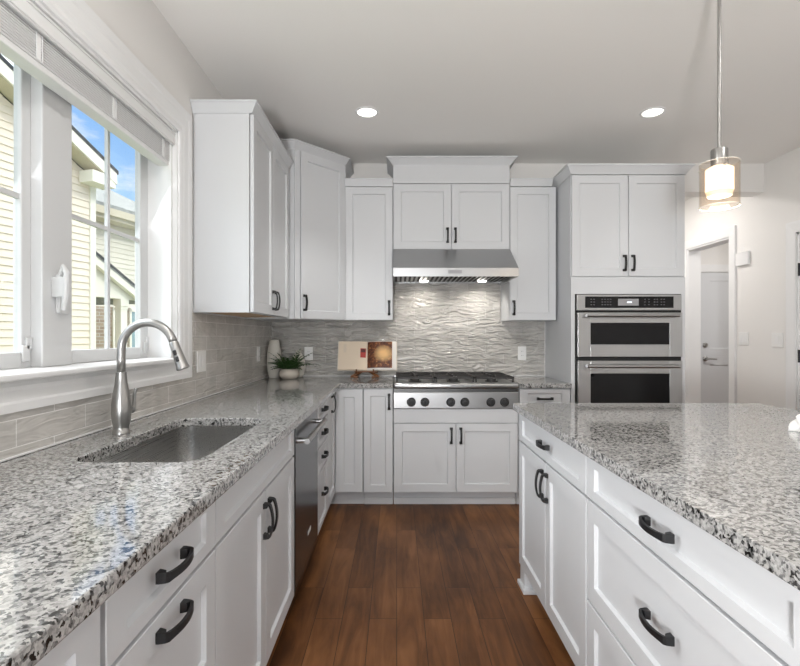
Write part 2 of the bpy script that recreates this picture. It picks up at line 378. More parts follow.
mb.box(x0, x1, YB, 2.98, 0, ZC); mb.box(x0, x1, 2.98, 3.83, 2.076, ZC); mb.box(x0, x1, 3.83, 4.60, 0, ZC); mb.box(x0, x1, 4.60, 5.28, 2.2, ZC); mb.box(x0, x1, 5.28, 6.4, 0, ZC)
struct('wall_right', mb, 'wall')
mb = MB(); mb.box(-1.25, -1.05, YB-.15, YB, 0, ZC); mb.box(.95, 5.3, YB-.15, YB, 0, ZC); mb.box(-1.05, .95, YB-.15, YB, 2.55, ZC); mb.box(-1.05, .95, YB-.15, YB, 0, .45); struct('wall_rear', mb, 'wall')
mb = MB()
for a in (-1.05, -.08, .89): mb.box(a, a+.06, YB-.12, YB-.04, .45, 2.55)
for z in (.45, 2.49): mb.box(-1.05, .95, YB-.12, YB-.04, z, z+.06)
struct('added_rear_window', mb, 'trim')  # unseen window frame, added around the rear fill lamp
mb = MB(); mb.box(1.99, 2.115, D+.15, 6.4, 0, ZC); mb.box(2.115, XR, 6.3, 6.45, 0, ZC); struct('wall_passage', mb, 'wall')
mb = MB(); mb.box(XR+.13, 5.2, 5.9, 6.05, 0, ZC); mb.box(5.2, 5.3, 2.0, 6.05, 0, ZC); mb.box(XR+.13, 5.2, 2.0, 2.1, 0, ZC); struct('wall_hall', mb, 'wall')

# window 1
mb = MB()
def casing_profile_ring(inset): return inset
oy0, oy1, oz0, oz1 = WY0, WY1, WZ0, WZ1
cw = .127
steps = [(0, .0), (0, .012), (.012, .016), (.03, .012), (.045, .016), (.085, .016), (.095, .019), (cw, .020), (cw, 0)]
def frame_ring(o, n, bot=.092): 
    k = o/cw
    return [V(XL+n, oy0-o, oz0-bot*k), V(XL+n, oy1+o, oz0-bot*k), V(XL+n, oy1+o, oz1+o), V(XL+n, oy0-o, oz1+o)]
mb.loft([frame_ring(o, n) for o, n in steps], True, False, False)
win = struct('window_1', mb, 'trim')
mb = MB()    # jamb liner inside the wall thickness
for a in ((-1.25, XL+.002, oy0, oy0+.012, oz0, oz1), (-1.25, XL+.002, oy1-.012, oy1, oz0, oz1), (-1.25, XL+.002, oy0, oy1, oz1-.012, oz1)): mb.box(*a)
mb.box(-1.15, -1.10, oy1-.03, oy1-.012, oz0, oz1)
mb.done('jamb', 'trim', win)
mb = MB(); mb.box(-1.25, XL+.045, oy0-.01, oy1+.01, oz0-.004, oz0+.016, .006); mb.done('window_stool', 'trim', win)
mb = MB(); mb.box(-1.25, -1.185, 1.625, 1.775, oz0+.016, oz1-.012, .004); mb.done('mullion', 'vinyl', win)
for a, b, rs in ((oy0+.012, 1.625, .042), (1.775, oy1-.012, .070)):
    mb = MB(); xa, xb = -1.25, -1.222; s_ = .055; zb, zt = oz0+.016, oz1-.012
    mb.box(xa, xb, a, a+s_, zb, zt, .004); mb.box(xa, xb, b-rs, b, zb, zt, .004); mb.box(xa, xb, a+s_, b-rs, zb, zb+.052, .004); mb.box(xa, xb, a+s_, b-rs, zt-.06, zt, .004)
    sash = mb.done('sash', 'vinyl', win)
    mb = MB(); mid = (a+s_+b-rs)/2; mb.box(-1.242, -1.228, mid-.009, mid+.009, zb+.052, zt-.06); mb.box(-1.241, -1.229, a+s_, b-rs, 1.702, 1.720); mb.done('muntins', 'vinyl', sash)
    mb = MB(); mb.box(-1.2375, -1.2335, a+s_, b-rs, zb+.052, zt-.06); mb.done('glass', 'pane', sash)
    mb = MB(); mb.box(-1.222, -1.214, b-.045, b-.015, zb+.02, zb+.075, .003); mb.box(-1.222, -1.214, b-.03, b-.004, zb+.06, zb+.10, .003); mb.done('hinge', 'vinyl', sash)
mb = MB(); mb.box(-1.185, -1.168, 1.685, 1.75, 1.335, 1.47, .005); mb.tube([V(-1.165, 1.68, 1.46), V(-1.148, 1.675, 1.495), V(-1.135, 1.672, 1.47), V(-1.14, 1.674, 1.40), V(-1.15, 1.678, 1.345)], [.007, .009, .010, .011, .008], 10); mb.box(-1.185, -1.14, 1.665, 1.69, 1.39, 1.46, .004)
mb.done('lock_lever', 'vinyl', win, smooth=True)

# right wall door + casings
def casing_right(y0, y1, ztop, name):
    mb = MB(); w_ = .088
    st = [(0, 0), (0, .014), (.02, .016), (w_-.012, .020), (w_, .020), (w_, 0)]
    rings = []
    for o, n in st:
        rings.append([V(XR-n, y0-o, .001), V(XR-n, y0-o, ztop+o), V(XR-n, y1+o, ztop+o), V(XR-n, y1+o, .001)])
    mb.loft(rings, False, False, False); return mb
d1 = struct('door_1', casing_right(2.985, 3.835, 2.076, ''), 'trim')
mb = MB(); mb.box(XR-.004, XR+.13, 3.812, 3.83, .001, 2.076); mb.box(XR-.004, XR+.13, 2.98, 2.998, .001, 2.076); mb.box(XR-.004, XR+.13, 2.98, 3.83, 2.058, 2.076); mb.done('jamb', 'trim', d1)
fr = Fr((XR+.045, 3.81, 0), (0, -1, 0), (-1, 0, 0)); mb = MB()
shaker(mb, fr, 0, .81, .012, .98, .04, .11, .012, .12); shaker(mb, fr, 0, .81, .98, 2.055, .04, .11, .012, .12); slab = mb.done('door_slab', 'trim', d1)
for z in (.25, 1.10, 1.78):
    mb = MB(); mb.cyl((XR-.004, 3.812, z-.05), (XR-.004, 3.812, z+.05), .008, 12); mb.box(XR-.001, XR+.003, 3.80, 3.822, z-.05, z+.05); mb.done('hinge', 'black', d1, smooth=True)
tr2 = struct('trim_2', casing_right(4.605, 5.275, 2.2, ''), 'trim')
mb = MB(); mb.box(XR-.003, XR+.133, 4.60, 4.617, .001, 2.2); mb.box(XR-.003, XR+.133, 5.263, 5.28, .001, 2.2); mb.box(XR-.003, XR+.133, 4.60, 5.28, 2.183, 2.2); mb.done('jamb', 'trim', tr2)
# far door through the opening
mb = MB(); cy = 5.9; xa, xb, zt = 3.66, 4.48, 2.035
for a in ((xa-.09, xa, cy-.02, cy-.001, .001, zt+.09), (xb, xb+.09, cy-.02, cy-.001, .001, zt+.09), (xa, xb, cy-.02, cy-.001, zt, zt+.09)): mb.box(*a, .003)
d2 = struct('door_2', mb, 'trim')
fr = Fr((xa+.012, cy-.001, 0), X, -Y); mb = MB(); shaker(mb, fr, 0, xb-xa-.024, .012, 1.01, .012, .12, .008, .1); shaker(mb, fr, 0, xb-xa-.024, 1.01, zt-.006, .012, .12, .008, .1); mb.done('door_slab', 'cab', d2)
mb = MB(); mb.lathe((3.735, cy-.012, 1.15), [(.03, 0), (.03, .012), (.02, .02)], 20, -Y); mb.done('deadbolt', 'nickel', d2, smooth=True)
mb = MB(); mb.lathe((3.735, cy-.012, .985), [(.032, 0), (.03, .012), (.012, .02), (.012, .045)], 20, -Y); mb.tube([(3.735, cy-.055, .985), (3.79, cy-.06, .985), (3.85, cy-.055, .98)], .009, 10); mb.done('door_lever', 'nickel', d2, smooth=True)
# baseboards
mb = MB(); mb.box(XR-.014, XR-.001, 3.925, 4.515, .001, .13, .003); mb.box(XR-.014, XR-.001, YB, 2.895, .001, .13, .003); mb.box(XR-.014, XR-.001, 5.365, 6.29, .001, .13, .003); struct('baseboard_right', mb, 'trim')

# backsplash
mb = MB(); mb.box(XL+.0005, XL+.009, -.9, 2.566, ZT+.002, 1.042); mb.box(XL+.0005, XL+.009, 2.566, D-.001, ZT+.002, 1.38); s1 = struct('wall_backsplash_side', mb, 'tile_side')
mb = MB(); mb.box(XL+.0095, 1.273, D-.009, D-.0005, ZT+.002, 1.381); mb.box(-.024, .889, D-.009, D-.0005, 1.381, 1.72); s2 = struct('wall_backsplash_back', mb, 'tile_back')
mb = MB(); mb.box(XL+.009, XL+.014, -.9, D-.014, ZT+.001, ZT+.008, .002); mb.done('caulk_line', 'trim', s1)
mb = MB(); mb.box(XL+.009, 1.273, D-.014, D-.009, ZT+.001, ZT+.008, .002); mb.box(1.268, 1.274, D-.014, D-.009, ZT+.008, 1.381, .002); mb.done('caulk_line', 'trim', s2)

# ================================================================ BASE CABINETS, left run (fronts face +X)
ZB = .114; ZTC = .876      # underside of the doors, top of the carcass
frL = Fr((XF-.02, 0, 0), Y, X)
def base_left(name, label, y0, y1, extra=0):
    t = thing(name, label, 'cabinet', (-.77, (y0+y1)/2, 0))
    mb = MB(); mb.box(XL+.002, XF-.0205, y0+.001, y1-.001, ZB-.01, ZTC); mb.done('carcass', 'cab', t)
    mb = MB(); mb.box(XL+.01, XF-.085, y0+.001, y1-.001, .001, ZB-.01); mb.done('toe_kick', 'cab', t)
    return t
c = base_left('base_cabinet', 'white base cabinet at the near end of the left run, mostly cut off', -.1, .745)
door(c, frL, -.095, .32, ZB, .872); door(c, frL, .325, .742, ZB, .872)
c = base_left('drawer_cabinet', 'white three-drawer base cabinet with two black pulls, left of the sink cabinet', .75, 1.212)
drawer(c, frL, .75, 1.21, .732, .872, hu=.966); drawer(c, frL, .75, 1.21, .425, .728, hu=.966, hv=.69, rail=.058); drawer(c, frL, .75, 1.21, ZB, .421, hv=.385, rail=.058)
c = thing('sink_cabinet', 'white sink base cabinet with blank false front over two doors, beside the dishwasher', 'cabinet', (-.77, 1.67, 0))
mb = MB(); ya, yb = 1.215, 2.133     # open-topped box so the sink bowl can hang in it
mb.box(XL+.002, XF-.0205, ya, ya+.018, ZB-.01, ZTC); mb.box(XL+.002, XF-.0205, yb-.018, yb, ZB-.01, ZTC); mb.box(XL+.002, XF-.0205, ya+.018, yb-.018, ZB-.01, ZB+.008); mb.box(XF-.0385, XF-.0205, ya+.018, yb-.018, ZB+.008, ZTC)
mb.done('carcass', 'cab', c)
mb = MB(); mb.box(XL+.01, XF-.085, ya, yb, .001, ZB-.01); mb.done('toe_kick', 'cab', c)
door(c, frL, 1.21, 2.137, .732, .872, name='false_front', rail=.03)
door(c, frL, 1.21, 1.673, ZB, .728, 1.645, .63); door(c, frL, 1.673, 2.137, ZB, .728, 1.702, .63)
c = base_left('drawer_cabinet', 'narrow white cabinet of four stacked drawers beyond the dishwasher', 2.756, 3.165)
for a, b, h in ((.752, .872, .815), (.606, .748, .675), (.462, .602, .535), (ZB, .458, .312)): drawer(c, frL, 2.76, 3.165, a, b, hv=h)
# corner cabinet: L-shaped, a leaf on each run
c = thing('corner_cabinet', 'white corner base cabinet with folding leaves where the two runs meet', 'cabinet', (-.77, 3.85, 0))
mb = MB(); mb.prism([V(XL+.002, 3.169, ZB-.01), V(XF-.0205, 3.169, ZB-.01), V(XF-.0205, 3.5705, ZB-.01), V(-.246, 3.5705, ZB-.01), V(-.246, D-.002, ZB-.01), V(XL+.002, D-.002, ZB-.01)], (0, 0, ZTC-ZB+.01)); mb.done('carcass', 'cab', c)
mb = MB(); mb.prism([V(XL+.01, 3.169, .001), V(XF-.085, 3.169, .001), V(XF-.085, 3.64, .001), V(-.246, 3.64, .001), V(-.246, D-.01, .001), V(XL+.01, D-.01, .001)], (0, 0, ZB-.012)); mb.done('toe_kick', 'cab', c)
frB = Fr((0, D-.61, 0), X, -Y)
door(c, frL, 3.169, 3.548, ZB, .872, 3.34, .79)
door(c, frB, XF+.002, -.248, ZB, .872)
# ------------------------------------------------ back run
def base_back(name, label, x0, x1, ztop=ZTC):
    t = thing(name, label, 'cabinet', ((x0+x1)/2, 3.87, 0))
    mb = MB(); mb.box(x0+.001, x1-.001, D-.6095, D-.002, ZB-.01, ztop); mb.done('carcass', 'cab', t)
    mb = MB(); mb.box(x0+.001, x1-.001, D-.54, D-.01, .001, ZB-.01); mb.box(x0+.001, x1-.001, D-.552, D-.54, .001, .05, .004); mb.done('toe_kick', 'cab', t)
    return t
c = base_back('base_cabinet', 'narrow white one-door base cabinet left of the range top', -.244, -.027); door(c, frB, -.244, -.028, ZB, .872, -.056, .778, st=.05)
c = base_back('range_cabinet', 'wide white two-door base cabinet directly under the range top', -.024, .889, .728); door(c, frB, -.022, .433, ZB, .62, .398, .53); door(c, frB, .433, .887, ZB, .62, .468, .53)
mb = MB(); mb.box(-.022, .887, D-.63, D-.6105, .624, .727, .0015); mb.done('apron_panel', 'cab', c)
c = base_back('drawer_cabinet', 'white base cabinet between the range top and the wall oven tower', .893, 1.272); drawer(c, frB, .895, 1.27, .735, .872, hv=.80); drawer(c, frB, .895, 1.27, .425, .731, hv=.69, rail=.058); drawer(c, frB, .895, 1.27, ZB, .421, hv=.385, rail=.058)

# ================================================================ ISLAND (fronts face -X)
XI, XIC, YI1 = .621, .596, 2.47
frI = Fr((XI+.02, 0, 0), -Y, -X)
def base_island(name, label, y0, y1):
    t = thing(name, label, 'cabinet', (1.0, (y0+y1)/2, 0))
    mb = MB(); mb.box(XI+.0205, 1.45, y0+.001, y1-.001, .105, ZTC); mb.done('carcass', 'cab', t)
    mb = MB(); mb.box(XI+.09, 1.43, y0+.001, y1-.001, .001, .105); mb.done('toe_kick', 'cab', t)
    return t
c = base_island('island_cabinet', 'white island cabinet with one drawer over two doors, at the far end of the island', 1.592, 2.466)
drawer(c, frI, -2.468, -1.594, .73, .872); door(c, frI, -2.468, -2.031, .105, .726, -2.062, .63); door(c, frI, -2.031, -1.594, .105, .726, -2.0, .63)
mb = MB(); mb.prism([V(XI+.004, 2.40, .105), V(XI+.004, 2.405, .06), V(XI+.03, 2.405, .03), V(XI+.03, 2.405, .001), V(XI+.03, 2.466, .001), V(XI+.004, 2.466, .001)], (.0, .0, .0)) if False else None
mb = MB(); mb.box(XI+.006, XI+.088, 2.385, 2.465, .001, .103, .003); mb.box(XI-.008, XI+.088, 2.352, 2.474, .001, .024, .005); mb.done('corner_foot', 'cab', c)
c = base_island('island_cabinet', 'white island cabinet of three wide drawers with black pulls, in the right foreground', .698, 1.590)
drawer(c, frI, -1.590, -.70, .73, .872, rail=.033); drawer(c, frI, -1.590, -.70, .40, .726, hv=.572, rail=.058); drawer(c, frI, -1.590, -.70, .105, .396, hv=.26, rail=.058)
c = base_island('island_cabinet', 'white island cabinet at the near end of the island, just outside the picture', -.2, .696)
door(c, frI, -.694, -.25, .105, .872); door(c, frI, -.25, .198, .105, .872)

# ================================================================ COUNTERTOPS
def rrect(x0, x1, y0, y1, r, n=6):
    out = []
    for cx_, cy_, a0 in ((x1-r, y1-r, 0), (x0+r, y1-r, 90), (x0+r, y0+r, 180), (x1-r, y0+r, 270)):
        for i in range(n+1):
            a = math.radians(a0+90*i/n); out.append((cx_+r*math.cos(a), cy_+r*math.sin(a)))
    return out
def slab(outer, holes, z0, z1):
    m = MB(); bm = m.bm; es = []
    for loop in [outer]+holes:
        vs_ = [bm.verts.new((x, y, z1)) for x, y in loop]
        es += [bm.edges.new((vs_[i], vs_[(i+1) % len(vs_)])) for i in range(len(vs_))]
    bmesh.ops.triangle_fill(bm, use_beauty=True, use_dissolve=False, edges=es)
    fs = list(bm.faces)
    for f in fs:
        f.normal_update()
        if f.normal.z > 0: f.normal_flip()
    r = bmesh.ops.extrude_face_region(bm, geom=fs, use_keep_orig=True)
    for v in r['geom']:
        if isinstance(v, bmesh.types.BMVert): v.co.z = z0
    bmesh.ops.recalc_face_normals(bm, faces=bm.faces); return m
XC, YCF = -.412, D-.65
SX0, SX1, SY0, SY1 = -.90, -.545, 1.325, 2.035
slab([(XL+.001, -.85), (XC, -.85), (XC, YCF), (-.027, YCF), (-.027, D-.001), (XL+.001, D-.001)], [rrect(SX0, SX1, SY0, SY1, .06)], .8775, ZT).done('countertop', 'granite', tagd=('L-shaped speckled granite countertop running under the window and into the corner', 'countertop'), bevel=.004)
slab([(.892, YCF), (1.273, YCF), (1.273, D-.001), (.892, D-.001)], [], .8775, ZT).done('countertop', 'granite', tagd=('short speckled granite countertop between the range top and the oven tower', 'countertop'), bevel=.004)
slab(rrect(XIC, 1.855, -.26, 2.50, .012, 3), [], .8775, ZT).done('countertop', 'granite', tagd=('large speckled granite countertop on the island', 'countertop'), bevel=.004)
# sink
s = thing('sink', 'undermount stainless steel single bowl sink set in the left countertop', 'sink', ((SX0+SX1)/2, 1.68, .66))
e = .006; rings = []
for ins, z, r in ((-.02, .8765, .07), (-e, .8765, .062), (-e, .85, .062), (-e+.004, .72, .06), (.012, .69, .055), (.04, .678, .05), (.14, .672, .03)):
    rings.append([V(x, y, z) for x, y in rrect(SX0+ins, SX1-ins, SY0+ins, SY1-ins, r)])
mb = MB(); mb.loft(rings, True, False, True); bowl = mb.done('bowl', 'sink', s, smooth=50)
so = bowl.modifiers.new('thickness', 'SOLIDIFY'); so.thickness = .002; so.offset = -1
mb = MB(); mb.lathe((-.72, 1.68, .674), [(.045, 0), (.045, .003), (.035, .004), (.03, .001)], 24); mb.done('drain', 'nickel', s, smooth=True)
# faucet
fx, fy = -.975, 1.72
s = thing('faucet', 'tall brushed nickel gooseneck pull-down faucet behind the sink', 'faucet', (fx, fy, ZT))
mb = MB(); mb.lathe((fx, fy, ZT+.0005), [(.029, 0), (.029, .008), (.0255, .014), (.0245, .022), (.030, .045), (.0325, .075), (.0315, .105), (.026, .145), (.020, .18), (.0175, .205), (.0175, .215), (.0165, .216)], 36); mb.done('body', 'nickel', s, smooth=40)
R = .094; zc_ = ZT+.297; cxn = fx+R; pts = [V(fx, fy, ZT+.217), V(fx, fy, ZT+.26)]
for i in range(0, 19): a = math.pi-math.radians(i*164/18); pts.append(V(cxn+R*math.cos(a), fy, zc_+R*math.sin(a)))
mb = MB(); mb.tube(pts, .0142, 20); mb.done('spout', 'nickel', s, smooth='all')
d = (pts[-1]-pts[-2]).normalized(); h0 = pts[-1]
mb = MB(); mb.lathe(h0, [(.0148, 0), (.0162, .004), (.0165, .026), (.0185, .062), (.0205, .089), (.0225, .096), (.0225, .101), (.018, .103)], 28, d); sp_ = mb.done('spray_head', 'nickel', s, smooth=40)
side = d.cross(Y)
for k, h in ((.012, .040), (.012, .064)):
    nn = -Y; mb = MB(); cc = h0+d*h+nn*.0165; mb.obox(cc-d*.009-side*.006, d*.018, side*.012, nn*.005, .002); mb.done('button', 'black', sp_)
mb = MB(); mb.lathe((fx+.006, fy+.030, ZT+.075), [(.012, 0), (.012, .02), (.010, .024)], 18, (.35, 1, 0)); mb.tube([V(fx+.012, fy+.054, ZT+.07), V(fx+.014, fy+.058, ZT+.10), V(fx+.015, fy+.058, ZT+.13), V(fx+.020, fy+.060, ZT+.152)], [.009, .007, .006, .0065], 12); mb.done('lever', 'nickel', s, smooth=True)

# ================================================================ DISHWASHER
y0, y1 = 2.139, 2.754; s = thing('dishwasher', 'stainless steel dishwasher with bar handle in the left run', 'dishwasher', (-.77, (y0+y1)/2, 0))
mb = MB(); mb.box(XL+.05, XF-.026, y0+.003, y1-.003, .09, .868); mb.done('tub', 'rubber', s)
mb = MB(); mb.box(XF-.024, XF+.004, y0+.006, y1-.006, .125, .866, .004); dr_ = mb.done('door', 'steely', s)
mb = MB(); mb.cyl((XF+.05, y0+.03, .785), (XF+.05, y1-.03, .785), .0125, 18)
for yy in (y0+.055, y1-.055): mb.tube([V(XF+.003, yy, .785), V(XF+.05, yy, .785)], [.013, .011], 14)
mb.done('handle', 'steel', dr_, smooth=True)
mb = MB(); mb.box(XF+.0042, XF+.0055, y0+.30, y0+.38, .255, .275); mb.done('badge', 'plate', dr_)
mb = MB(); mb.box(XL+.05, XF-.09, y0+.003, y1-.003, .001, .089); mb.done('toe_kick', 'rubber', s)

# ================================================================ RANGE TOP
x0, x1, yf = -.0235, .8885, D-.652
s = thing('cooktop', 'stainless steel gas range top with six black knobs', 'cooktop', ((x0+x1)/2, 3.85, .73))
mb = MB(); mb.box(x0, x1, yf+.025, D-.0145, .731, .905, .002); mb.box(x0, x1, D-.06, D-.0145, .905, .93, .004); mb.done('body', 'steel', s)
mb = MB(); mb.box(x0, x1, yf, yf+.08, .874, .914, .012, 3); mb.done('front_rail', 'steel', s, smooth=30)
mb = MB(); mb.box(x0+.002, x1-.002, yf+.020, yf+.0255, .848, .873); mb.done('shadow_gap', 'steeld', s)  # dark strip, the shade of the recess put into its colour
mb = MB(); mb.box(x0, x1, yf+.005, yf+.0245, .731, .847, .003); mb.done('control_panel', 'steel', s)
mb = MB(); mb.box(.39, .49, yf-.0016, yf-.0002, .884, .902, .0006); b_ = mb.done('badge', 'grey', s)
mb = MB(); mb.box(x0+.01, x1-.01, yf+.085, D-.065, .9052, .909, .001); mb.done('burner_tray', 'steel', s)
kx = [.106, .205, .393, .495, .684, .784]
for k in kx:
    mb = MB(); mb.lathe((k, yf+.0048, .777), [(.033, 0), (.033, .005), (.027, .008), (.0265, .03), (.024, .036), (.005, .037)], 28, -Y); mb.box(k-.004, k+.004, yf-.040, yf-.028, .752, .802, .002); mb.done('knob', 'black', s, smooth=35)
gw = (x1-x0-.03)/3
for g in range(3):
    ga, gb = x0+.015+g*gw+.002, x0+.015+(g+1)*gw-.002; ya, yb = yf+.075, D-.075; zt = .955; t = .012
    mb = MB()
    for a in (ga, gb-t): mb.box(a, a+t, ya, yb, zt-.016, zt, .002)
    for b in (ya, (ya+yb)/2-t/2, yb-t): mb.box(ga, gb, b, b+t, zt-.016, zt, .002)
    for yc in (ya+(yb-ya)*.25, ya+(yb-ya)*.75):
        xc = (ga+gb)/2
        for dx, dy in ((1, 0), (-1, 0), (0, 1), (0, -1)):
            if dx: mb.box(min(xc+dx*.03, xc+dx*(gw/2-.006)), max(xc+dx*.03, xc+dx*(gw/2-.006)), yc-t/2, yc+t/2, zt-.014, zt+.002, .002)
            else: mb.box(xc-t/2, xc+t/2, min(yc+dy*.03, yc+dy*((yb-ya)/4-.006)), max(yc+dy*.03, yc+dy*((yb-ya)/4-.006)), zt-.014, zt+.002, .002)
    for a in (ga+.002, gb-t-.002):
        for b in (ya+.002, yb-t-.002): mb.box(a, a+t, b, b+t, .9092, zt-.014)
    mb.done('grate', 'grate', s)
    for yc in (ya+(yb-ya)*.25, ya+(yb-ya)*.75):
        mb = MB(); mb.lathe(((ga+gb)/2, yc, .9092), [(.05, 0), (.05, .006), (.036, .008), (.036, .018), (.034, .021), (.005, .022)], 24); mb.done('burner', 'grate', s, smooth=35)

# ================================================================ UPPER CABINETS
ZU, ZU1, ZCR, ZH1, ZHC = 1.382, 2.438, 2.494, 2.605, 2.66
# left wall
xu = -.782; y0, y1 = 2.578, 3.425
c = thing('wall_cabinet', 'white two-door wall cabinet on the left wall beside the window', 'cabinet', (-.93, 3.0, ZU))
mb = MB(); mb.box(XL+.002, xu-.0005, y0, y1, ZU+.012, ZU1, .001); mb.box(XL+.002, XL+.02, y0, y1, ZU, ZU+.012); mb.box(XL+.02, xu-.0005, y0, y0+.018, ZU, ZU+.012); mb.box(XL+.02, xu-.0005, y1-.018, y1, ZU, ZU+.012); mb.box(xu-.02, xu-.0005, y0+.018, y1-.018, ZU, ZU+.012); mb.done('carcass', 'cab', c)
mb = MB(); mb.box(XL+.021, xu-.021, y0+.019, y1-.019, ZU+.006, ZU+.0118); mb.done('bottom_panel', 'maple', c)
fr = Fr((xu+.003, 0, 0), Y, X)
ym = 3.0
door(c, fr, y0+.002, ym, ZU, ZU1-.002, ym-.03, 1.475); door(c, fr, ym, y1-.002, ZU, ZU1-.002, ym+.03, 1.475)
crown([(XL+.002, y0), (xu+.012, y0), (xu+.012, y1+.02)], ZU1, ZCR, .036, c)
# corner (diagonal)
A_, B_ = V(-.74, 3.50, 0), V(-.412, D-.331, 0)
c = thing('corner_wall_cabinet', 'tall white corner wall cabinet with a single angled door', 'cabinet', (-.80, 3.95, ZU))
mb = MB(); mb.prism([V(XL+.002, 3.50, ZU), V(A_.x, A_.y, ZU), V(B_.x, B_.y, ZU), V(B_.x, D-.011, ZU), V(XL+.012, D-.011, ZU)], (0, 0, ZH1-ZU), .001); mb.done('carcass', 'cab', c)
Ud = (B_-A_); Ld = Ud.length; Ud = Ud/Ld; fr = Fr(A_+Ud.cross(Z)*.0005, Ud, Ud.cross(Z))
door(c, fr, .046, Ld-.005, ZU, ZH1-.004, .046+.03, 1.50, name='door')
mb = MB(); mb.obox(fr.p(.0, ZU, 0), Ud*.044, Z*(ZH1-ZU-.004), fr.N*.012, .003); mb.done('stile', 'cab', c)
crown([(XL+.002, 3.50), (A_.x, A_.y), (B_.x, B_.y), (B_.x, D-.011)], ZH1, ZHC, .045, c)
mb = MB(); mb.box(XL+.002, xu-.0005, y1+.022, 3.4995, ZU, ZU1); mb.done('filler_panel', 'cab', c)
# back wall
frU = Fr((0, D-.328, 0), X, -Y)
c = thing('wall_cabinet', 'narrow white wall cabinet between the corner cabinet and the hood', 'cabinet', (-.22, 4.0, ZU))
mb = MB(); mb.box(-.410, -.030, D-.3275, D-.011, ZU, ZU1, .001); mb.done('carcass', 'cab', c); door(c, frU, -.406, -.031, ZU, ZU1-.002, -.060, 1.48, st=.055); crown([(-.408, D-.348), (-.0315, D-.348)], ZU1, ZCR, .03, c)
c = thing('wall_cabinet', 'narrow white wall cabinet between the hood and the oven tower', 'cabinet', (1.08, 4.0, ZU))
mb = MB(); mb.box(.8925, 1.262, D-.3275, D-.011, ZU, ZU1, .001); mb.done('carcass', 'cab', c); door(c, frU, .893, 1.258, ZU, ZU1-.002, .922, 1.48, st=.055); crown([(.8935, D-.348), (1.224, D-.348)], ZU1, ZCR, .03, c)
x0, x1 = -.0275, .8905
c = thing('hood_cabinet', 'white two-door wall cabinet with deep crown above the range hood', 'cabinet', ((x0+x1)/2, 4.0, 1.94))
mb = MB(); mb.box(x0, x1, D-.3275, D-.011, 1.94, ZH1, .001); mb.done('carcass', 'cab', c)
xm = .4315; door(c, frU, x0, xm, 1.94, 2.458, xm-.031, 2.052); door(c, frU, xm, x1, 1.94, 2.458, xm+.031, 2.052)
mb = MB(); mb.box(x0, x1, D-.348, D-.328, 2.462, ZH1, .0015); mb.done('frieze', 'cab', c)
crown([(x0, D-.011), (x0, D-.348), (x1, D-.348), (x1, D-.011)], ZH1-.004, ZHC, .052, c)
# hood
h = thing('range_hood', 'stainless steel under-cabinet range hood with two lamps above the range top', 'range hood', ((x0+x1)/2, 3.85, 1.69))
yl = 3.54; x0, x1 = -.026, .889
mb = MB(); zl0, zl1 = 1.692, 1.754
mb.prism([V(x0, D-.0115, zl1), V(x0, yl, zl1), V(x0, D-.37, 1.938), V(x0, D-.0115, 1.938)], (x1-x0, 0, 0), .0015)
mb.prism([V(x0, yl, zl0), V(x0, yl+.012, zl0), V(x0, yl+.012, zl1), V(x0, yl, zl1)], (x1-x0, 0, 0)); mb.box(x0, x0+.012, yl+.012, D-.0115, zl0, zl1); mb.box(x1-.012, x1, yl+.012, D-.0115, zl0, zl1); mb.box(x0+.012, x1-.012, D-.03, D-.0115, zl0+.016, zl1); mb.done('canopy', 'steel', h)
mb = MB(); mb.box(.375, .475, yl-.0018, yl-.0002, 1.713, 1.738, .0006); mb.done('badge', 'grey', h)
mb = MB()
for i in range(24):
    xx = x0+.03+i*(x1-x0-.06)/24; mb.obox(V(xx, yl+.10, 1.706), V(.020, 0, .008), V(0, .46, 0), V(0, 0, .003))
mb.done('baffle_filter', 'steel', h); mb = MB(); mb.box(x0+.013, x1-.013, yl+.013, D-.031, 1.722, 1.75); mb.done('liner', 'grate', h)
for xx in (.22, .69):
    mb = MB(); mb.lathe((xx, 3.93, 1.7045), [(.036, 0), (.034, -.008), (.002, -.010)], 20); mb.done('lamp', 'hoodlamp', h, smooth=True)
    light('hood_light', 'SPOT', (xx, 3.93, 1.685), 7, .03, direction=(0, .45, -1), color=(1, .95, .87), spot_size=2.4, spot_blend=.8)

# ================================================================ OVEN TOWER
x0, x1, yf = 1.275, 2.11, D-.61
c = thing('oven_cabinet', 'tall white oven tower cabinet with two upper doors', 'cabinet', ((x0+x1)/2, 3.87, 0))
mb = MB(); mb.box(x0, x0+.03, yf, D-.002, .001, ZU1); mb.box(x1-.03, x1, yf, D-.002, .001, ZU1); mb.box(x0+.03, x1-.03, yf, D-.002, 1.575, ZU1); mb.box(x0+.03, x1-.03, yf, D-.002, .1, .46); mb.box(x0+.03, x1-.03, D-.02, D-.002, .46, 1.575); mb.box(x0+.03, x1-.03, yf+.07, D-.02, .001, .1)
mb.done('carcass', 'cab', c)
fr = Fr((0, yf, 0), X, -Y); xm = (x0+x1)/2
door(c, fr, x0+.003, xm, 1.692, ZU1-.002, xm-.031, 1.79); door(c, fr, xm, x1-.003, 1.692, ZU1-.002, xm+.031, 1.79); drawer(c, fr, x0+.003, x1-.003, ZB, .44, rail=.058)
mb = MB(); mb.box(x0, x0+.032, yf-.016, yf-.0005, .46, 1.688); mb.box(x1-.032, x1, yf-.016, yf-.0005, .46, 1.688); mb.box(x0+.032, x1-.032, yf-.016, yf-.0005, 1.565, 1.688); mb.done('face_frame', 'cab', c)
crown([(x0, D-.011), (x0, yf-.02), (x1, yf-.02), (x1, D-.011)], ZU1, ZCR+.008, .045, c)
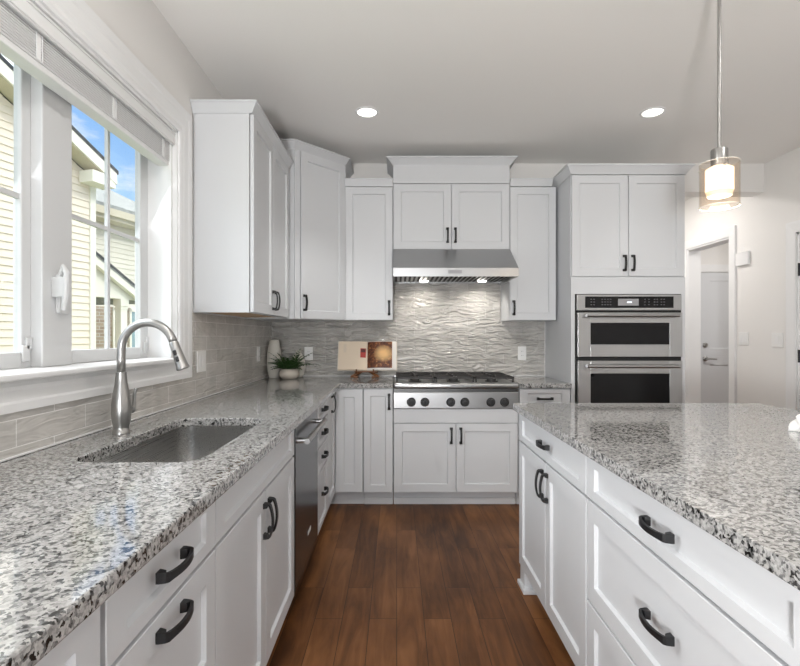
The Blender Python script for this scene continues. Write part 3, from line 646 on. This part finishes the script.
# wall oven
ox0, ox1 = 1.311, 2.074; oy = yf-.0175
o = thing('wall_oven', 'stainless steel double wall oven with black glass windows', 'oven', ((ox0+ox1)/2, 3.85, .48))
mb = MB(); mb.box(ox0+.005, ox1-.005, yf+.0, D-.03, .475, 1.56); mb.box(ox0, ox1, oy-.002, yf-.0005, .475, 1.56) if False else None; mb.done('body', 'rubber', o)
mb = MB(); mb.box(ox0, ox1, oy-.016, oy, 1.445, 1.559, .002); cp = mb.done('control_panel', 'steel', o)
mb = MB(); mb.box(ox0+.06, ox1-.06, oy-.0175, oy-.0162, 1.462, 1.545); mb.done('control_glass', 'blackgl', cp)
mb = MB(); mb.box(1.61, 1.76, oy-.0183, oy-.0176, 1.479, 1.528); mb.done('display', 'grey', cp)
mb = MB(); mb.box(1.675, 1.710, oy-.0190, oy-.0184, 1.499, 1.508); mb.done('display_digits', 'glow', cp)
mb = MB()
for bx in (1.41, 1.43, 1.49, 1.51, 1.53, 1.55, 1.80, 1.83, 1.87, 1.89, 1.92, 1.94):
    for bz in (1.483, 1.503, 1.523): mb.box(bx, bx+.011, oy-.0180, oy-.0176, bz, bz+.004)
mb.done('panel_marking', 'print', cp)
mb = MB(); mb.box(ox0-.008, ox1+.004, oy-.002, yf-.0005, .475, 1.564); mb.done('trim_gap', 'rubber', o)
def oven_door(z0, z1, w0, w1, hz):
    mb = MB(); a, b = ox0+.002, ox1-.002; ya, yb = oy-.03, oy-.0025; wx0, wx1 = ox0+.095, ox1-.095
    mb.box(a, wx0, ya, yb, z0, z1, .002); mb.box(wx1, b, ya, yb, z0, z1, .002); mb.box(wx0, wx1, ya, yb, w1, z1, .002); mb.box(wx0, wx1, ya, yb, z0, w0, .002)
    dd = mb.done('door', 'steel', o)
    mb = MB(); mb.box(wx0, wx1, ya+.004, yb-.002, w0, w1); mb.done('door_glass', 'blackgl', dd)
    mb = MB(); mb.cyl((ox0+.05, ya-.045, hz), (ox1-.05, ya-.045, hz), .0125, 18)
    for xx in (ox0+.07, ox1-.07): mb.tube([V(xx, ya+.001, hz), V(xx, ya-.045, hz)], [.014, .012], 14)
    mb.done('handle', 'steel', dd, smooth=True)
oven_door(1.107, 1.428, 1.196, 1.352, 1.405); oven_door(.49, 1.078, .60, .985, 1.04)

# ================================================================ BLIND
b = thing('window_blind', 'white slatted window blind drawn up under the window head', 'blind', (-1.13, 1.71, 2.05))
ya, yb = 1.005, 2.384
mb = MB(); mb.box(-1.098, -1.088, ya, yb, 2.19, 2.253, .002); mb.box(-1.15, -1.098, yb-.006, yb, 2.19, 2.253); mb.box(-1.0885, -1.084, ya, yb, 2.196, 2.203, .002); mb.box(-1.0885, -1.084, ya, yb, 2.240, 2.247, .002); mb.done('valance', 'blind', b)
mb = MB(); mb.box(-1.160, -1.112, ya+.005, yb-.008, 2.205, 2.253); mb.done('headrail', 'blind', b)
mb = MB()
for i in range(11): mb.obox(V(-1.158, ya+.006, 2.109+i*.0086), V(.050, 0, -.002), Y*(yb-ya-.016), V(.002, 0, .0036))
mb.done('slats', 'blind', b)
mb = MB(); mb.box(-1.168, -1.112, ya+.006, yb-.010, 2.086, 2.107, .004); mb.done('bottom_rail', 'blind', b)
for yy in (1.12, 1.50, 1.90, 2.30):
    mb = MB(); mb.box(-1.1065, -1.1045, yy-.009, yy+.009, 2.108, 2.19); mb.box(-1.1065, -1.1035, yy+.014, yy+.017, 2.108, 2.19); mb.done('ladder_tape', 'trim', b)

# ================================================================ LIGHTS
for lx, ly, lab in ((-.197, 3.217, 'round recessed ceiling light above the left side of the aisle'), (1.694, 3.217, 'round recessed ceiling light in front of the oven tower'), (-.197, 1.1, None), (1.694, 1.1, None), (-.197, -1.2, None), (1.694, -1.2, None), (-.197, -3.2, None), (1.694, -3.2, None)):
    if ly > 2: light('can_or_fill_lamp', 'SPOT', (lx, ly, ZC-.012), CAN*(5 if lx < 1 else 1.5), .05, color=(1, .985, .955), spot_size=math.radians(84 if lx < 1 else 66), spot_blend=.6)
    else: light('can_or_fill_lamp', 'AREA', (lx, ly, ZC-.012), CAN*(.55 if lx > 1 else 1), .11, color=(1, .985, .955))  # unseen extra lamps without fixtures, added to brighten the room
    if lab:
        t = thing('ceiling_light', lab, 'ceiling light', (lx, ly, ZC-.006), 'recessed ceiling lights')
        mb = MB(); mb.lathe((lx, ly, ZC-.001), [(.062, -.002), (.066, -.007), (.078, -.004), (.080, 0)], 36, cap0=False, cap1=False); mb.done('trim_ring', 'trim', t, smooth=True)
        mb = MB(); mb.lathe((lx, ly, ZC-.0015), [(.062, 0), (.062, -.001), (.002, -.0015)], 36); mb.done('lens', 'lens', t)
px_, py_ = 1.235, 1.86
p = thing('pendant_light', 'clear glass pendant lamp with lit frosted inner shade hanging over the island', 'pendant lamp', (px_, py_, ZC))
mb = MB(); mb.cyl((px_, py_, 1.97), (px_, py_, ZC-.02), .0065, 14); mb.done('rod', 'nickel', p, smooth=True)
mb = MB(); mb.lathe((px_, py_, ZC-.001), [(.06, 0), (.06, -.015), (.05, -.022), (.006, -.024)], 32); mb.done('canopy', 'nickel', p, smooth=True)
mb = MB(); mb.lathe((px_, py_, 1.905), [(.029, 0), (.029, .062), (.027, .065), (.007, .066)], 28); mb.done('socket_cup', 'nickel', p, smooth=35)
mb = MB(); mb.lathe((px_, py_, 0), [(.067, 1.75), (.067, 1.917), (.0645, 1.917), (.0645, 1.75)], 48, cap0=False, cap1=False); mb.bm.faces.ensure_lookup_table(); mb.done('glass_shade', 'shade', p, smooth=40)
mb = MB(); mb.lathe((px_, py_, 0), [(.044, 1.808), (.047, 1.812), (.047, 1.893), (.030, 1.9045)], 40); mb.done('inner_shade', 'frost', p, smooth=40)
mb = MB(); mb.lathe((px_, py_, 0), [(.02, 1.785), (.040, 1.790), (.0455, 1.8075)], 40); mb.done('shade_base', 'frostb', p, smooth=40)
for zz in (1.751, 1.9165):
    mb = MB(); K_ = 48; mb.loft([[V(px_+(.0657+.0014*math.cos(b))*math.cos(a), py_+(.0657+.0014*math.cos(b))*math.sin(a), zz+.0014*math.sin(b)) for b in (2*math.pi*j/8 for j in range(8))] for a in (2*math.pi*i/K_ for i in range(K_+1))], True, False, False); mb.done('rim_highlight', 'rimhi', p, smooth='all')
for k in range(3):
    a = math.radians(k*120+20); mb = MB(); mb.cyl((px_+.03*math.cos(a), py_+.03*math.sin(a), 1.899), (px_+.069*math.cos(a), py_+.069*math.sin(a), 1.897), .003, 8); mb.done('clip', 'nickel', p)
light('pendant_bulb', 'POINT', (px_, py_, 1.75), 4, .05, color=(1, .82, .6))
light('passage_lamp', 'AREA', (2.32, 4.95, ZC-.02), HALL, .3, color=(1, .97, .94))
light('hall_lamp', 'AREA', (4.2, 4.6, ZC-.02), HALL*1.5, .3, color=(1, .97, .94))

# ================================================================ OUTLETS AND SWITCHES
def plate(label, fr, w_, h_, kinds, name, cat):
    t = thing(name, label, cat, fr.O, {'outlet': 'wall outlets', 'switch': 'wall switches'}[cat])
    mb = MB(); mb.obox(fr.p(-w_/2, -h_/2, .0003), fr.U*w_, Z*h_, fr.N*.006, .002); mb.done('cover_plate', 'plate', t)
    n = len(kinds)
    for i, k in enumerate(kinds):
        u = (i-(n-1)/2)*.046
        mb = MB(); mb.obox(fr.p(u-.0165, -.034, .0064), fr.U*.033, Z*.068, fr.N*.002, .0008); ins = mb.done('socket' if k == 'o' else 'rocker', 'trim', t)
        if k == 'o':
            mb = MB()
            for dz in (-.018, .018):
                for du in (-.006, .006): mb.obox(fr.p(u+du-.001, dz-.004, .0085), fr.U*.002, Z*.008, fr.N*.0004)
            mb.done('slots', 'black', ins)
frs = Fr((XL+.0092, 2.665, 1.118), Y, X); plate('white double switch plate on the tile right beside the window', frs, .118, .115, 'ss', 'light_switch', 'switch')
plate('white outlet on the left wall tile near the tall vase', Fr((XL+.0092, 3.765, 1.118), Y, X), .075, .115, 'o', 'wall_outlet', 'outlet')
plate('white outlet on the back wall tile right of the fern', Fr((-.755, D-.0092, 1.108), X, -Y), .072, .115, 'o', 'wall_outlet', 'outlet')
plate('white outlet on the back wall tile right of the range top', Fr((1.075, D-.0092, 1.11), X, -Y), .072, .118, 'o', 'wall_outlet', 'outlet')
plate('white switch beside the cased opening, below the door chime', Fr((XR-.0002, 4.42, 1.235), -Y, -X), .118, .118, 'ss', 'light_switch', 'switch')
plate('white square switch plate beside the hinged door on the right wall', Fr((XR-.0002, 4.03, 1.225), -Y, -X), .118, .118, 's', 'light_switch', 'switch')
t = thing('door_chime', 'white door chime box high on the right wall above the switch', 'door chime', (XR, 4.43, 1.95))
mb = MB(); mb.box(XR-.026, XR-.0005, 4.34, 4.50, 1.90, 2.02, .006); mb.done('cover', 'trim', t)

# ================================================================ COUNTER OBJECTS
z0 = ZT+.0006
mb = MB(); mb.lathe((-1.008, 4.00, z0), [(.040, 0), (.043, .003), (.054, .06), (.0605, .12), (.0605, .155), (.056, .21), (.046, .27), (.038, .312), (.036, .315), (.033, .312), (.036, .28), (.03, .2)], 40); mb.done('vase', 'cream', smooth='all', tagd=('tall cream ceramic vase in the counter corner', 'vase'))
mb = MB(); mb.lathe((-.830, 4.095, z0), [(.034, 0), (.05, .03), (.060, .085), (.056, .14), (.038, .185), (.022, .205), (.020, .22), (.023, .228), (.018, .226), (.016, .205)], 36); mb.done('vase', 'cream', smooth='all', tagd=('round cream vase half hidden behind the potted fern', 'vase'))
t = thing('potted_fern', 'dark green fern in a low pebble-shaped cream bowl', 'potted plant', (-.895, 3.99, ZT))
pc = V(-.872, 3.935, z0)
mb = MB(); mb.lathe(pc, [(.05, 0), (.068, .006), (.088, .03), (.090, .05), (.080, .074), (.066, .082), (.058, .080), (.06, .07)], 36, sx=1, sy=.9); mb.done('bowl', 'cream2', t, smooth='all')
mb = MB(); mb.lathe(pc+Z*.062, [(.063, 0), (.04, .006), (.001, .008)], 24, sy=.9); mb.done('soil', 'soil', t)
mb = MB(); rnd = random.Random(3)
for i in range(52):
    a = rnd.uniform(0, 2*math.pi); el = rnd.uniform(.5, 1.4); Lf = rnd.uniform(.15, .28)
    for va in (154, 75):
        if abs((math.degrees(a)-va+180) % 360-180) < 42: el = max(el, 1.2); Lf = min(Lf, .16)
    d0 = V(math.cos(a), math.sin(a), 0); pts = []
    for k in range(9):
        q = k/8; pts.append(pc+Z*.068+d0*(.02+Lf*q*math.cos(el)+.02*q*q)+Z*(Lf*math.sin(el)*q-.085*q*q))
    for k in range(8):
        d = (pts[k+1]-pts[k]).normalized(); sd = d.cross(Z).normalized(); up = sd.cross(d)
        mb.prism([pts[k]-sd*.0012, pts[k]+sd*.0012, pts[k+1]+sd*.001, pts[k+1]-sd*.001], up*.001)
        if k > 0:
            wl = .046*(1-(k/8)**1.6)+.006
            for sg in (-1, 1):
                tip = pts[k]+sd*sg*wl+d*wl*.55-Z*.004
                m_ = pts[k]+sd*sg*wl*.5+d*wl*.05; m2 = pts[k]+sd*sg*wl*.5+d*wl*.55
                mb.prism([pts[k], m_, tip, m2], up*.0012)
mb.done('fern_leaves', 'leaf', t)

# cookbook stand and open cookbook
bk = thing('open_cookbook', 'open cookbook propped on a wooden stand, glowing food photo on the right page', 'book', (-.245, 4.05, .972))
tilt = math.radians(17); Up = V(0, math.sin(tilt), math.cos(tilt)); Nb = V(0, -math.cos(tilt), math.sin(tilt)); Ob = V(-.246, 4.042, .975); HB = .245
def bp(u, v, n=0): return Ob+X*u+Up*v+Nb*n
mb = MB(); mb.obox(bp(-.25, -.004, -.012), X*.247, Up*(HB+.008), Nb*.003); mb.obox(bp(.003, -.004, -.012), X*.247, Up*(HB+.008), Nb*.003); mb.obox(bp(-.003, -.004, -.012), X*.006, Up*(HB+.008), Nb*.002); mb.done('cover', 'cover', bk)
def page_block(sgn, m):
    n = 12; ring0 = []; prof = []
    for i in range(n+1):
        q = i/n; prof.append((sgn*(.001+.240*q), .002+.016*math.sin(min(1, q*2.2)*math.pi/2)*(1-.45*q)-.004*(1-q)**4))
    top = [(u, nn) for u, nn in prof]; poly = [bp(u, 0, nn) for u, nn in top]+[bp(prof[-1][0], 0, -.0085), bp(prof[0][0], 0, -.0085)]
    mb = MB(); mb.prism(poly, Up*HB); return mb.done('page_block', m, bk, smooth=30), prof
lp, prof = page_block(-1, 'page'); rp, prof2 = page_block(1, 'pagew')
def onpage(prof, q0, q1, v0, v1, name, m, par, lift=.0006, th=.0006):
    n = 10; us = [prof[0][0]+(prof[-1][0]-prof[0][0])*(q0+(q1-q0)*i/n) for i in range(n+1)]
    def nn(u):
        x_ = abs(u); P = [(abs(a), b_) for a, b_ in prof]
        for (a0, b0), (a1, b1) in zip(P, P[1:]):
            if a0 <= x_ <= a1: return b0+(b1-b0)*(x_-a0)/(a1-a0)
        return P[-1][1]
    mb = MB(); 
    poly = [bp(u, v0, nn(u)+lift+th) for u in us]+[bp(u, v0, nn(u)+lift) for u in us[::-1]]; mb.prism(poly, Up*(v1-v0)); return mb.done(name, m, par, smooth=30)
onpage(prof2, .0, .86, .016, .242, 'page_photo', 'photo', rp)
onpage(prof, .05, .24, .105, .185, 'printed_picture', 'red', lp); onpage(prof, .07, .22, .15, .18, 'printed_picture', 'darkred', lp, .0012)
mb = MB()
for i in range(9):
    v = .215-i*.008; mb.obox(bp(-.20, v, .0115), X*(.085+.02*((i*7) % 3)), Up*.0022, Nb*.0012)
mb.done('text_lines', 'ink', lp)
st = thing('cookbook_stand', 'carved brown wooden stand holding the open cookbook', 'book stand', (-.26, 4.07, ZT))
mb = MB()
mb.tube([bp(-.10, -.012, -.02), bp(-.075, -.01, -.03), V(-.24, 4.09, .97), bp(.055, -.012, -.026), bp(.09, -.012, -.02)], .006, 8)
for sg in (-1, 1):
    cx_ = -.262
    mb.tube([V(cx_+sg*.012, 4.075, .968), V(cx_+sg*.05, 4.05, .955), V(cx_+sg*.085, 4.02, .935), V(cx_+sg*.115, 4.0, .921)], [.009, .011, .012, .008], 10)
    mb.tube([V(cx_+sg*.012, 4.09, .968), V(cx_+sg*.06, 4.12, .94), V(cx_+sg*.10, 4.14, .9205)], [.009, .010, .008], 10)
    mb.box(cx_+sg*.075-.02, cx_+sg*.075+.02, 3.985, 4.03, ZT+.0006, .928, .006)
    mb.tube([V(cx_+sg*.07, 4.01, .955), V(cx_+sg*.07, 4.002, .962), V(cx_+sg*.07, 3.998, .985)], .006, 8)
mb.done('easel_frame', 'wood', st, smooth=40)
mb = MB(); mb.box(-.35, -.17, 4.005, 4.055, .958, .9665, .003); mb.done('ledge', 'wood', st)

# crumpled white napkin at the island's right edge
mb = MB(); rnd = random.Random(5); rings = []
cn_ = V(1.475, 1.75, ZT+.0008)
for k in range(9):
    q = k/8; h_ = .055*math.sin(q*math.pi/2)**.8; r_ = .043*(math.cos(q*math.pi/2)**.6)+.002
    rings.append([cn_+V(math.cos(a)*r_*(1+.22*math.sin(3*a+k*.7)+.12*math.sin(7*a+k)), math.sin(a)*r_*(1+.2*math.cos(4*a+k*.5)), h_*(1+.25*math.sin(2*a+.6)) if k else 0) for a in (2*math.pi*i/40 for i in range(40))])
mb.loft(rings); mb.done('napkin', 'cloth', smooth='all', tagd=('crumpled white cloth napkin lying on the island near the right edge', 'napkin'))

# ================================================================ OUTSIDE THE WINDOW
mb = MB(); mb.box(-26, -1.35, -8, 34, -1.0, -.7); struct('ground', mb, 'concrete')
dA = V(.292, .956, 0).normalized(); nA = V(dA.y, -dA.x, 0)
def lap(mb, O, dir_, nrm, umax, zlo, zhi, topf, ex=.108, lo=lambda z: 0):
    z = zlo
    while z < zhi:
        za, zb = z, min(z+ex, zhi)
        pts = []
        ua = lo(zb)
        if ua < umax-.02:
            a, b_ = O+dir_*lo(za), O+dir_*umax; a2, b2 = O+dir_*ua, O+dir_*umax
            mb.prism([a+Z*za+nrm*.016, a+Z*za, a2+Z*zb, a2+Z*zb+nrm*.002], b_-a) if abs(lo(za)-ua) < 1e-6 else mb.loft([[a+Z*za+nrm*.016, a+Z*za, a2+Z*zb, a2+Z*zb+nrm*.002], [b_+Z*za+nrm*.016, b_+Z*za, b2+Z*zb, b2+Z*zb+nrm*.002]])
        z += ex
CA = V(-4.894, 7.848, 0); uA = -dA
hA = thing('neighbor_house', 'cream sided neighboring house with sunlit gable end close outside the window', 'house', (-6.5, 5.0, -.7))
SL = .51; wt = lambda u: 3.78+SL*u
mb = MB(); mb.prism([CA-Z*.7, CA+uA*6-Z*.7, CA+uA*6+Z*wt(6), CA+Z*wt(0)], -nA*5); mb.done('wall', 'siding', hA)
mb = MB(); lap(mb, CA+nA*.001, uA, nA, 6, -.7, 6.6, None, lo=lambda z: .06 if z < 3.79 else (z-3.78)/SL); mb.done('siding', 'siding', hA)
mb = MB(); mb.obox(CA+nA*.002-dA*.085-Z*.7, dA*.10, nA*.03, Z*(wt(0)+.7-.05)); mb.obox(CA+dA*.001-Z*.7, dA*.02, -nA*.1, Z*(wt(0)+.65)); mb.done('corner_board', 'etrim', hA)
rt = lambda u: 4.015+SL*u
ov = .30
mb = MB(); mb.prism([CA+uA*-.19+Z*(rt(-.19)-.02)+nA*(ov+.01), CA+uA*6+Z*(rt(6)-.02)+nA*(ov+.01), CA+uA*6+Z*(rt(6)+.035)+nA*(ov+.01), CA+uA*-.19+Z*(rt(-.19)+.035)+nA*(ov+.01)], -nA*6); mb.done('roof', 'shdark', hA)
mb = MB(); mb.prism([CA+uA*-.17+Z*(rt(-.17)-.20)+nA*ov, CA+uA*6+Z*(rt(6)-.20)+nA*ov, CA+uA*6+Z*(rt(6)-.02)+nA*ov, CA+uA*-.17+Z*(rt(-.17)-.02)+nA*ov], -nA*.03); mb.done('rake_board', 'etrim', hA)
mb = MB(); mb.prism([CA+uA*-.15+Z*(rt(-.15)-.21)+nA*(ov-.03), CA+uA*6+Z*(rt(6)-.21)+nA*(ov-.03), CA+uA*6+Z*(rt(6)-.19)+nA*(ov-.03), CA+uA*-.15+Z*(rt(-.15)-.19)+nA*(ov-.03)], -nA*(ov-.03)); mb.done('rake_soffit', 'soffit', hA)
mb = MB(); mb.obox(CA+uA*-.15+nA*.02+Z*3.66, uA*.42, nA*(ov-.03), Z*.18); mb.done('cornice_return', 'etrim', hA)
mb = MB(); wa = CA+uA*.45+nA*.003; mb.obox(wa+Z*2.62, uA*.72, nA*.03, Z*.09); mb.obox(wa+Z*2.62, uA*.07, nA*.03, Z*1.0); mb.obox(wa+Z*3.55, uA*.72, nA*.03, Z*.09); mb.obox(wa+uA*.65+Z*2.62, uA*.07, nA*.03, Z*1.0); wf = mb.done('window_trim', 'etrim', hA)
mb = MB(); mb.obox(wa+uA*.07+Z*2.71, uA*.58, nA*.022, Z*.84); mb.done('pane', 'eglass', wf)
# second house further back
OB = V(-6.3, 10.5, 0)
hB = thing('neighbor_house', 'second pale house with grey roof farther back behind the cream gable', 'house', (-7.0, 11.5, -.7))
mb = MB(); mb.obox(OB-dA*1.9-Z*.7, dA*6.9, -nA*5, Z*4.5); mb.done('wall', 'sidingb', hB)
mb = MB(); lap(mb, OB-dA*1.9+nA*.001, dA, nA, 6.9, 1.9, 3.7, None, ex=.11); mb.done('siding', 'sidingb', hB)
mb = MB(); mb.obox(OB-dA*1.9+nA*.002-Z*.7, dA*6.9, nA*.02, Z*2.6); mb.done('brick_base', 'brick', hB)
mb = MB(); mb.prism([OB-dA*1.9+nA*.45+Z*3.93, OB-dA*1.9-nA*2.7+Z*5.38, OB-dA*1.9-nA*2.7+Z*5.46, OB-dA*1.9+nA*.45+Z*4.0], dA*4.1); mb.done('roof', 'shingle', hB)
mb = MB(); mb.obox(OB-dA*1.9+nA*.38+Z*3.78, dA*4.1, nA*.07, Z*.15); mb.obox(OB-dA*1.9+nA*.02+Z*3.70, dA*4.1, nA*.36, Z*.08); mb.done('eave', 'soffit', hB)
for u in (.15, .60):
    mb = MB(); q = OB+dA*u+nA*.023; mb.obox(q+Z*.55, dA*.05, nA*.04, Z*1.35); mb.obox(q+dA*.26+Z*.55, dA*.05, nA*.04, Z*1.35); mb.obox(q+Z*1.82, dA*.31, nA*.04, Z*.08); wf = mb.done('window_trim', 'etrim', hB)
    mb = MB(); mb.obox(q+dA*.05+Z*.55, dA*.21, nA*.02, Z*1.27); mb.done('pane', 'eglass', wf)
# porch in front of it
OP = V(-4.77, 10.03, 0)
hP = thing('porch', 'small gabled front porch with a cream column in front of the second house', 'porch', (-5.2, 9.2, -.7))
t0, zr0, sl = -1.6, 2.627, .58; rz = lambda t_: zr0-sl*(t_-t0)
P_ = lambda t_, z, n=0: OP+dA*t_+nA*n+Z*z
mb = MB(); mb.prism([P_(-1.95, 1.95), P_(-.55, 1.95), P_(-.55, rz(-.55)-.06), P_(-1.95, rz(-1.95)-.06)], -nA*.12); mb.done('gable', 'etrim', hP)
mb = MB(); mb.prism([P_(-1.95, rz(-1.95)-.06, .12), P_(-.45, rz(-.45)-.06, .12), P_(-.45, rz(-.45), .12), P_(-1.95, rz(-1.95), .12)], -nA*1.6); mb.done('roof', 'shingle', hP)
mb = MB(); mb.prism([P_(-1.95, rz(-1.95)-.03, .135), P_(-.45, rz(-.45)-.03, .135), P_(-.45, rz(-.45)+.01, .135), P_(-1.95, rz(-1.95)+.01, .135)], -nA*.012); mb.done('roof_edge', 'shdark', hP)
mb = MB(); mb.prism([P_(-1.95, rz(-1.95)-.20, .11), P_(-.47, rz(-.47)-.20, .11), P_(-.47, rz(-.47)-.06, .11), P_(-1.95, rz(-1.95)-.06, .11)], -nA*.09); mb.done('rake_board', 'etrim', hP)
mb = MB(); mb.obox(P_(-1.085, -.7, -.02), dA*.14, -nA*.14, Z*2.52); mb.obox(P_(-1.105, 1.82, 0), dA*.18, -nA*.18, Z*.13); mb.obox(P_(-1.095, 1.76, -.01), dA*.16, -nA*.16, Z*.03); mb.done('column', 'etrim', hP)
